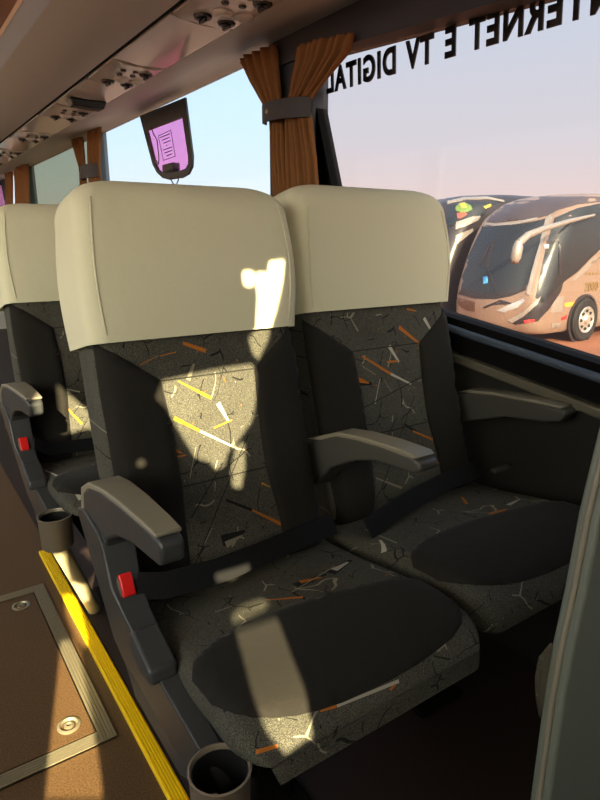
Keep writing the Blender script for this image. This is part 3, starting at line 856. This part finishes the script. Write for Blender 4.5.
def pink_glass():
    m, nt, p = new_mat('pink_translucent_card')
    p.inputs['Base Color'].default_value = lin((245, 150, 220)); p.inputs['Roughness'].default_value = .4
    out = [n for n in nt.nodes if n.type == 'OUTPUT_MATERIAL'][0]
    t = N(nt, 'ShaderNodeBsdfTransparent'); t.inputs[0].default_value = (1.0, .61, .84, 1)
    mx = N(nt, 'ShaderNodeMixShader'); mx.inputs[0].default_value = .93
    L(nt, p.outputs[0], mx.inputs[1]); L(nt, t.outputs[0], mx.inputs[2]); L(nt, mx.outputs[0], out.inputs[0])
    return m
M['pinkglass'] = pink_glass()
placard([(141.5, 116), (187, 97.5), (197, 176), (158, 182)], XW + .026, 'pink placard in a black frame on the pale blue window, with pull cord', None)
placard([(-25, 184), (4, 175), (12, 214), (-18, 222)], XW + .026, 'far pink placard cut off by the left edge of the photo', None)

# ---- aisle floor: yellow nosing and hatch
ye = MB(); prof = []
n = 5
for i in range(n + 1):
    x = .318 + .030 * i / n
    prof += [(x, .012), (x + .0036, .012), (x + .0040, .008), (x + .0056, .008)] if i < n else [(x, .012)]
prof = [(.316, 0.0)] + [(.316, .010)] + prof + [(.352, .004), (.352, 0)]
o = MB().prism_y(prof, YF + .1, 2.09).build('step_edging', M['yellow'], smooth=False)
tag(o, 'long ribbed yellow edging strip on the floor beside the aisle seats', 'edging strip')
hr = empty('floor_hatch', (.02, 1.5, 0)); tag(hr, 'brown aisle floor hatch with ribbed metal frame and two ring locks', 'floor hatch')
hx0, hx1, hy0, hy1 = -.24, .285, 1.135, 1.875
fr = MB()
def frame_bar(mb, x0, y0, x1, y1, along):
    k = 5
    for i in range(k):
        if along == 'y':
            w = (x1 - x0) / k; mb.box((x0 + i*w, y0, 0), (x0 + i*w + w*.8, y1, .007)); 
        else:
            w = (y1 - y0) / k; mb.box((x0, y0 + i*w, 0), (x1, y0 + i*w + w*.8, .007))
    mb.box((x0, y0, 0), (x1, y1, .0045))
t = .035
frame_bar(fr, hx1 - t, hy0, hx1, hy1, 'y'); frame_bar(fr, hx0, hy0, hx0 + t, hy1, 'y')
frame_bar(fr, hx0 + t, hy0, hx1 - t, hy0 + t, 'x'); frame_bar(fr, hx0 + t, hy1 - t, hx1 - t, hy1, 'x')
fr.build('frame', M['metal'], hr, (-.02, -1.5, 0), smooth=False)
pl = MB().box((hx0 + t + .003, hy0 + t + .006, 0), (hx1 - t - .003, hy1 - t - .003, .004)).build('panel', M['floor'], hr, (-.02, -1.5, 0), smooth=False)
for cx, cy in ((.203, 1.226), (.203, 1.785)):
    lk = MB().lathe([(.0255, 0), (.0255, .0065), (.020, .0085), (.0175, .006), (.015, .003), (.001, .003)], (cx - .02, cy - 1.5, .0), seg=28).build('ring_lock', M['metal'], hr)
    MB().lathe([(.011, .003), (.011, .007), (.006, .0085), (.0045, .004), (.001, .004)], (cx - .02, cy - 1.5, .0), seg=20).build('lock_core', M['metal'], lk)

# ---- partition in the right foreground
pr_root = empty('partition_panel', (.9, .30, 0)); tag(pr_root, 'grey laminate partition panel cut off at the right edge of the photo', 'partition')
edge = [(.523, -1.07), (.530, -.62), (.532, -.48), (.537, -.42), (.546, -.36), (.554, -.275), (.571, -.19), (.60, -.08), (.66, .0), (.75, .02)]
outl = [(x - .9, zr(z)) for x, z in edge] + [(1.24 - .9, zr(.02)), (1.24 - .9, 0.0)]
MB().prism_y(outl, -.012, .012).build('panel', M['partition'], pr_root, bevel=.004)
pr_root.location.x += .012
MB().tube([(x - .9 - .001, 0, zr(z)) for x, z in edge], .0035, 10).build('edge_trim', M['armpad'], pr_root)
tb = [(.540, -.43), (.520, -.440), (.517, -.465), (.522, -.49), (.534, -.525), (.540, -.53)]
MB().prism_y([(x - .9, zr(z)) for x, z in tb], .010, .016).build('tab', M['clear'], pr_root, bevel=.001)

# ------------------------------------------------------------------ the yard outside
GZ = zr(-2.35)
struct(MB().box((-150, -150, GZ - .2), (250, 250, GZ)).build('ground', M['ground'], smooth=False))
def make_bus_body(hw, length, top):
    """plan rings from the sills to the roof; nose towards -x, origin on the ground under the middle of the nose"""
    lv = [(.28, .10, .93), (.36, .02, .975), (.55, -.03, .99), (.9, -.04, 1.0), (1.25, .0, 1.0), (1.6, .10, 1.0), (2.0, .24, 1.0), (2.4, .42, .995),
          (2.75, .60, .985), (3.0, .78, .97), (3.2, .98, .945), (3.38, 1.28, .90), (3.50, 1.65, .83), (3.58, 2.15, .72), (3.62, 2.8, .5)]
    k = top / 3.62; mb = MB(); rings = []
    for z, xf, wf in lv:
        z *= k; w = hw * wf; r = .42 if z < 2.9 else .6; ring = []
        ring.append((length, w, z))
        for t in (.8, .6, .45, .3, .2): ring.append((xf + r + (length - xf - r) * t, w, z))
        for i in range(9):
            a = math.radians(90 * i / 8); ring.append((xf + .16 + r - r * math.sin(a), w - r + r * math.cos(a), z))
        for i in range(1, 10):
            u = 1 - 2 * i / 10; y = (w - r) * u; ring.append((xf + .16 * u * u, y, z))
        for i in range(9):
            a = math.radians(90 - 90 * i / 8); ring.append((xf + .16 + r - r * math.sin(a), -(w - r + r * math.cos(a)), z))
        for t in (.2, .3, .45, .6, .8): ring.append((xf + r + (length - xf - r) * t, -w, z))
        ring.append((length, -w, z)); rings.append(ring)
    mb.loft(rings)
    return mb
M['champ'] = plain('champagne_bus_paint', (142, 119, 106), 0.3, metal=0.25)
M['busdark'] = plain('dark_bus_paint', (44, 40, 44), 0.3)
M['busglass'] = plain('dark_bus_glass', (34, 38, 42), 0.2, spec=0.6)
M['bustop'] = plain('dark_roof_paint', (70, 62, 66), 0.35)
M['silver'] = plain('silver_bus_paint', (150, 142, 136), 0.3, metal=0.3)
M['tyre'] = plain('tyre_rubber', (26, 24, 24), 0.8)
M['rim'] = plain('alloy_rim', (200, 195, 188), 0.3, metal=0.7)
M['lampglass'] = plain('headlamp_glass', (180, 182, 186), 0.1, metal=0.4)
M['brown'] = plain('brown_grille', (92, 62, 48), 0.5)
M['orange'] = plain('orange_reflector', (225, 150, 60), 0.5)
M['busred'] = plain('red_marking', (190, 40, 40), 0.5)
M['greenp'] = plain('green_motif', (96, 122, 58), 0.5)
M['yellowp'] = plain('yellow_motif', (180, 152, 66), 0.5)
M['redp'] = plain('red_motif', (140, 74, 60), 0.5)
M['bluesign'] = plain('blue_badge', (70, 150, 210), 0.5)
M['gold'] = plain('gold_lettering', (120, 96, 60), 0.5)

def bus(loc, top, label, detail):
    root = empty('coach_bus', loc); tag(root, label, 'bus', 'coaches parked in the yard')
    body = make_bus_body(1.25, 12.0, top)
    bo = body.build('body', M['champ'] if detail else M['busdark'], root, angle=50)
    bv = bvh_of(body); lc = Vector(loc)
    def cast(p):
        h = bv.ray_cast(EYE - lc, ray(p.x, p.y).normalized())
        if h[0] is None: return None
        n = h[1]
        if n.dot(ray(p.x, p.y)) > 0: n = -n
        return (h[0], n)
    def dec(name, poly, mat, th=.012, step=4.0, parent=None):
        mb = patch(poly, cast, th, step, rim=.8)
        if len(mb.f) > 3: return mb.build(name, M[mat], parent or root, smooth=True, angle=60)
    return root, dec, cast, bv
BUS_X, BUS_YC = 11.7, 9.30
busA, dec, castA, bvA = bus((BUS_X, BUS_YC, GZ), 3.46, 'champagne coach with dark windscreen parked facing the window, wheel in view', True)
def Zq(pts):   # points read off the enlarged crop of the coach
    return [(430 + x / 3.53, 170 + y / 3.53) for x, y in pts]
dec('roof_cap', Zq([(172,180),(195,140),(235,105),(300,75),(400,60),(500,60),(600,60),(640,60),(640,108),(600,112),(520,122),(450,142),(425,158),(380,170),(300,180),(230,186)]), 'bustop', .012)
dec('windshield', Zq([(168,200),(230,200),(300,194),(370,182),(408,172),(392,240),(368,320),(345,405),(300,420),(230,436),(170,436),(110,424),(92,410),(108,350),(130,280),(150,230)]), 'busglass', .014)
dec('dashboard_band', Zq([(92,410),(110,424),(170,436),(230,436),(300,420),(342,406),(338,424),(290,444),(230,456),(160,454),(100,438)]), 'busdark', .016)
dec('brow_strip', Zq([(172,182),(230,190),(300,184),(380,168),(380,176),(300,193),(230,199),(172,192)]), 'silver', .02)
dec('corner_pillar', Zq([(408,172),(428,156),(432,164),(402,250),(378,340),(352,442),(340,436),(362,350),(388,262)]), 'silver', .03)
dec('door_glass', Zq([(440,170),(520,135),(600,118),(600,280),(560,318),(520,360),(470,396),(398,470),(372,450),(392,350),(412,262)]), 'busglass', .012)
dec('lower_door_panel', Zq([(398,470),(470,396),(460,430),(420,490),(380,534),(300,546),(276,534),(330,505),(390,450)]), 'busdark', .014)
dec('swoosh', Zq([(275,530),(330,500),(390,446),(380,472),(330,518),(290,540)]), 'silver', .03)
dec('body_stripe', Zq([(600,300),(570,316),(530,356),(500,390),(508,392),(540,364),(578,326),(600,312)]), 'silver', .02)
dec('grille', Zq([(96,448),(160,466),(158,500),(130,496),(100,474)]), 'brown', .014)
hd = dec('headlamp', Zq([(236,496),(270,480),(330,454),(334,462),(310,486),(262,503)]), 'lampglass', .02, 3)
dec('crest', Zq([(188,484),(250,458),(290,470),(282,474),(245,466),(196,488)]), 'busdark', .02, 3)
dec('crest', Zq([(200,478),(262,466),(272,478),(262,474)]), 'busdark', .022, 3)
dec('red_marking', Zq([(332,530),(370,526),(366,536),(334,540)]), 'busred', .03, 3)
dec('red_marking', Zq([(462,522),(484,512),(478,526),(464,530)]), 'busred', .02, 3)
dec('reflector', Zq([(474,470),(512,464),(510,480),(474,484)]), 'orange', .012, 3)
dec('fuel_flap', Zq([(440,450),(470,446),(466,500),(424,504)]), 'silver', .012, 3)
dec('fuel_flap', Zq([(430,542),(460,540),(458,556),(430,558)]), 'silver', .012, 3)
dec('badge', Zq([(188,378),(204,376),(206,400),(190,402)]), 'bluesign', .02, 3)
dec('badge', Zq([(402,264),(420,262),(420,278),(402,280)]), 'lampglass', .02, 3)
for poly in ([(170,330),(212,262),(218,264),(178,340)], [(195,345),(222,250),(230,250),(205,350)], [(205,352),(236,436),(244,440),(212,350)]):
    dec('wiper', Zq(poly), 'busdark', .04, 3)
dec('window_trim', Zq([(412,250),(462,240),(462,370),(452,370),(454,250),(414,262)]), 'busdark', .03, 3)
# small marks and number on the side
for k in range(5):
    x = 548 + k * 13
    dec('side_mark', Zq([(x,362),(x+8,361),(x+8,369),(x,370)]), 'gold', .012, 3)
# the number 2000 as lettering on the flank
fc = bpy.data.curves.new('number', 'FONT'); fc.body = '2000'; fc.size = 1; fc.extrude = .01; fc.offset = .02
tmp = bpy.data.objects.new('tmp', fc); COL.objects.link(tmp); bpy.context.view_layer.update()
me = bpy.data.meshes.new_from_object(tmp.evaluated_get(bpy.context.evaluated_depsgraph_get())); bpy.data.objects.remove(tmp)
xs = [v.co.x for v in me.vertices]; w = max(xs) - min(xs); hh = max(v.co.y for v in me.vertices); xm = min(xs)
yside = BUS_YC - 1.25
A = on_y(584.5, 291, yside - .012); B = on_y(598, 288.5, yside - .012); T = on_y(585, 282.5, yside - .012)
hgt = (T.z - A.z)
for v in me.vertices:
    u = (v.co.x - xm) / w
    v.co = (A.x + (B.x - A.x) * u - BUS_X, yside - .012 + v.co.z * -.5 - BUS_YC, A.z + v.co.y / hh * hgt - GZ)
me.materials.clear(); me.materials.append(M['gold'])
o = bpy.data.objects.new('side_number', me); COL.objects.link(o); o.parent = busA
# wheel with arch
wc = on_y(583, 319.5, yside - .02)
wx, wz = wc.x - BUS_X, wc.z - GZ
wr = wz * .98
MB().lathe([(wr + .10, -.004), (wr + .10, -.03), (wr + .05, -.035), (wr + .05, 0), (.001, .0)], (wx, -1.25, wz), axis='y', seg=36).build('wheel_arch', M['busdark'], busA)
wh = MB().lathe([(.001, -.06), (wr * .62, -.06), (wr * .66, -.10), (wr * .92, -.11), (wr, -.07), (wr, .1), (.001, .1)], (wx, -1.25, wz), axis='y', seg=36).build('wheel', M['tyre'], busA)
MB().lathe([(.001, -.16), (wr * .16, -.16), (wr * .22, -.11), (wr * .45, -.085), (wr * .6, -.12), (wr * .63, -.11), (wr * .6, -.07), (.001, -.07)], (wx, -1.25, wz), axis='y', seg=30).build('rim', M['rim'], wh)
for k in range(8):
    an = 2 * math.pi * k / 8
    MB().lathe([(.001, -.118), (wr * .07, -.116), (wr * .075, -.085)], (wx + wr * .42 * math.cos(an), -1.25, wz + wr * .42 * math.sin(an)), axis='y', seg=10).build('vent_hole', M['tyre'], wh)
# big mirror arm reaching forward from the cantrail
mp = [on_y(594, 215, yside - .05), on_y(570, 221, yside - .30), on_y(543, 229, yside - .55), on_y(528, 235, yside - .62), on_y(519, 243, yside - .62)]
loc = Vector((BUS_X, BUS_YC, GZ))
ma = MB().tube([p - loc for p in mp], [.03, .05, .06, .07, .08], 10).build('mirror_arm', M['silver'], busA)
h0, h1 = on_y(519, 241, yside - .62) - loc, on_y(515, 262, yside - .62) - loc
MB().tube([h0, h0.lerp(h1, .3), h0.lerp(h1, .8), h1], [.07, .10, .10, .06], 12).build('mirror_head', M['silver'], ma)
MB().box((h1.x - .06, h1.y - .06, h1.z - .03), (h1.x + .06, h1.y + .06, h1.z + .03)).build('mirror_foot', M['brown'], ma, bevel=.02)

busB, decB, castB, bvB = bus((BUS_X + .3, BUS_YC + 3.1, GZ), 3.62, 'dark coach parked behind the champagne one, bright motif on its glass', False)
decB('windshield', Zq([(60,100),(110,96),(200,100),(250,112),(210,128),(190,160),(150,180),(110,190),(60,200)]), 'busglass', .014)
decB('roof_strip', Zq([(40,96),(90,78),(180,70),(300,68),(300,76),(200,80),(120,88),(60,108)]), 'bustop', .02)
decB('brow_strip', Zq([(60,112),(120,98),(200,96),(260,108),(260,114),(200,104),(120,106),(62,122)]), 'silver', .03, 3)
decB('motif', Zq([(90,134),(104,120),(124,117),(144,128),(149,142),(132,150),(108,152),(92,146)]), 'greenp', .03, 2.5)
decB('motif', Zq([(102,122),(122,118),(132,134),(112,140)]), 'yellowp', .045, 3)
decB('motif', Zq([(94,154),(126,150),(132,160),(112,172),(98,174)]), 'redp', .03, 3)
decB('motif', Zq([(186,130),(212,120),(214,128),(194,138)]), 'yellowp', .03, 3)
decB('swoosh', Zq([(92,186),(150,165),(178,162),(168,178),(110,206),(90,212)]), 'silver', .03, 3)
decB('swoosh', Zq([(90,232),(150,206),(150,216),(96,262),(90,262)]), 'silver', .03, 3)

# ------------------------------------------------------------------ left wall, rear wall
lw = MB()
lw.box((-1.31, YF, 0), (-1.25, YB, .95)); lw.box((-1.31, YF, 1.80), (-1.25, YB, 2.07))
for y0, y1 in ((YF, YF + .08), (1.5, 1.65), (3.6, 3.8), (5.8, 6.0), (YB - .1, YB)): lw.box((-1.31, y0, .95), (-1.25, y1, 1.80))
struct(lw.build('wall_left', M['lining'], smooth=False))
GL = glass_mat('pane_tinted', (.76, .76, .76, 1), .0, .02)
struct(MB().box((-1.285, YF + .05, .94), (-1.279, YB - .05, 1.81)).build('window_5', GL, smooth=False))
struct(MB().box((-1.31, YB, 0), (XW + .1, YB + .06, 2.07)).build('wall_rear', M['lining'], smooth=False))

# ------------------------------------------------------------------ sun through gaps cut in an added front wall to shape its patches
SUN_AZ = Vector((.385, .923, 0)).normalized(); SUN_EL = math.radians(26)
SUN = Vector((SUN_AZ.x * math.cos(SUN_EL), SUN_AZ.y * math.cos(SUN_EL), -math.sin(SUN_EL)))
bpy.context.view_layer.update()
dg = bpy.context.evaluated_depsgraph_get()
def back_to_front(q):
    ok, p, n, i, ob, mx = SC.ray_cast(dg, EYE, ray(*q).normalized())
    t = (p.y - YF) / SUN.y
    g = p - SUN * t
    return (g.x, g.z)
GAPS = [
    [(163,381),(185,376),(222,368),(252,364),(256,372),(256,400),(252,420),(240,438),(228,452),(224,466),(216,470),(210,462),(196,458),(180,432),(166,408),(156,398)],   # wide patch on the back
    [(236,447),(244,442),(245,468),(241,488),(233,487),(231,470)],                     # finger of light below it
    [(258,298),(256,276),(260,272),(268,274),(270,262),(284,260),(282,282),(277,305),(271,326),(268,340),(262,352),(258,360),(252,352),(249,338),(256,330)],  # head cover
    [(243,273),(247,271),(253,272),(256,277),(254,284),(249,287),(244,284)],
    [(236,632),(277,618),(291,655),(304,688),(309,716),(313,736),(301,743),(286,754),(266,730),(252,692)],           # stripe on the cushion
    [(231,617),(240,607),(262,599),(269,602),(264,610),(240,620),(234,624)],
    [(215,574),(249,564),(250,571),(232,579),(217,582)],
    [(138,461),(142,459),(145,462),(144,466),(140,467),(137,465)],
    [(64,553),(80,550),(86,585),(88,600),(77,602),(70,580)],
    [(64,594),(76,598),(88,640),(86,648),(76,640),(66,612)],
    [(57,384),(86,394),(88,428),(62,434)],                                             # seat of the row behind
    [(61,640),(72,640),(80,652),(92,720),(101,778),(103,799),(45,799),(51,740)],        # aisle floor
]
holes = [[back_to_front(q) for q in g] for g in GAPS]
# keep every gap apart from the others
outer = [(-1.31, 0.0), (XW + .1, 0.0), (XW + .1, 2.07), (-1.31, 2.07)]
import mathutils
def build_front():
    # constrained triangulation: everything outside the gaps stays
    pts = []; edges = []
    for lp in [outer] + holes:
        k = len(pts); pts += [Vector(p) for p in lp]
        edges += [(k + i, k + (i + 1) % len(lp)) for i in range(len(lp))]
    vs, es, fs, *_ = geometry.delaunay_2d_cdt(pts, edges, [], 0, 1e-6)
    def in_poly(x, y, lp):
        c = False
        for i in range(len(lp)):
            (ax, ay), (bx, by) = lp[i], lp[i - 1]
            if (ay > y) != (by > y) and x < (bx - ax) * (y - ay) / (by - ay) + ax: c = not c
        return c
    keep = []
    for f in fs:
        c = sum((vs[i] for i in f), Vector((0, 0))) / len(f)
        if not any(in_poly(c.x, c.y, h) for h in holes): keep.append(tuple(f))
    mb = MB(); mb.v = [(v.x, YF, v.y) for v in vs]; mb.f = keep
    return mb.build('sun_mask_wall', M['lining'], smooth=False)  # unseen wall, its openings shaped to throw the sun patches
wf = struct(build_front())

sun = bpy.data.lights.new('sun', 'SUN'); sun.energy = 34.0; sun.color = (1.0, .81, .46); sun.angle = math.radians(.35)
so = bpy.data.objects.new('sun', sun); COL.objects.link(so)
so.rotation_euler = SUN.to_track_quat('-Z', 'Y').to_euler()

# ------------------------------------------------------------------ sky
wd = bpy.data.worlds.new('evening_sky'); SC.world = wd; wd.use_nodes = True
nt = wd.node_tree; bg = nt.nodes['Background']
tc = N(nt, 'ShaderNodeTexCoord'); nrm = N(nt, 'ShaderNodeVectorMath', operation='NORMALIZE'); L(nt, tc.outputs['Generated'], nrm.inputs[0])
sp = N(nt, 'ShaderNodeSeparateXYZ'); L(nt, nrm.outputs[0], sp.inputs[0])
rp = N(nt, 'ShaderNodeValToRGB'); cr = rp.color_ramp
cr.elements[0].position = 0.0; cr.elements[0].color = lin((226, 198, 184))
cr.elements[1].position = 1.0; cr.elements[1].color = lin((120, 160, 205))
for ps, c in ((.05, (224, 202, 194)), (.14, (208, 203, 206)), (.28, (196, 203, 214)), (.5, (165, 190, 218))):
    e = cr.elements.new(ps); e.color = lin(c)
L(nt, sp.outputs['Z'], rp.inputs[0])
dt = N(nt, 'ShaderNodeVectorMath', operation='DOT_PRODUCT'); dt.inputs[1].default_value = (-SUN.x, -SUN.y, -SUN.z)
L(nt, nrm.outputs[0], dt.inputs[0])
mr = N(nt, 'ShaderNodeMapRange'); mr.inputs['From Min'].default_value = 0.0; mr.inputs['From Max'].default_value = 1.0
mr.inputs['To Min'].default_value = 0; mr.inputs['To Max'].default_value = 1
L(nt, dt.outputs['Value'], mr.inputs['Value'])
pw_ = N(nt, 'ShaderNodeMath', operation='POWER'); pw_.inputs[1].default_value = 2.0; L(nt, mr.outputs[0], pw_.inputs[0])
gl = N(nt, 'ShaderNodeMix', data_type='RGBA', blend_type='ADD'); gl.inputs[0].default_value = 1.0
sc_ = N(nt, 'ShaderNodeVectorMath', operation='SCALE'); sc_.inputs[0].default_value = (4.4, 3.9, 2.75)
L(nt, pw_.outputs[0], sc_.inputs['Scale'])
L(nt, rp.outputs[0], gl.inputs[6]); L(nt, sc_.outputs[0], gl.inputs[7])
L(nt, gl.outputs[2], bg.inputs['Color']); bg.inputs['Strength'].default_value = 4.6

# ------------------------------------------------------------------ camera and view
cam = bpy.data.cameras.new('camera'); co = bpy.data.objects.new('camera', cam); COL.objects.link(co)
cam.sensor_fit = 'VERTICAL'; cam.sensor_height = 36.0; cam.lens = 36.0 * F_PX / 800.0; cam.clip_start = .02; cam.clip_end = 600
co.location = EYE
co.rotation_euler = (math.pi / 2 - PITCH, 0, -YAW)
SC.camera = co
SC.view_settings.view_transform = 'Standard'; SC.view_settings.look = 'None'; SC.view_settings.gamma = 1.0
SC.view_settings.exposure = 0.0; SC.view_settings.use_curve_mapping = False
SC.cycles.max_bounces = 10; SC.cycles.transparent_max_bounces = 16; SC.cycles.use_denoising = True
SC.cycles.sample_clamp_indirect = 6.0
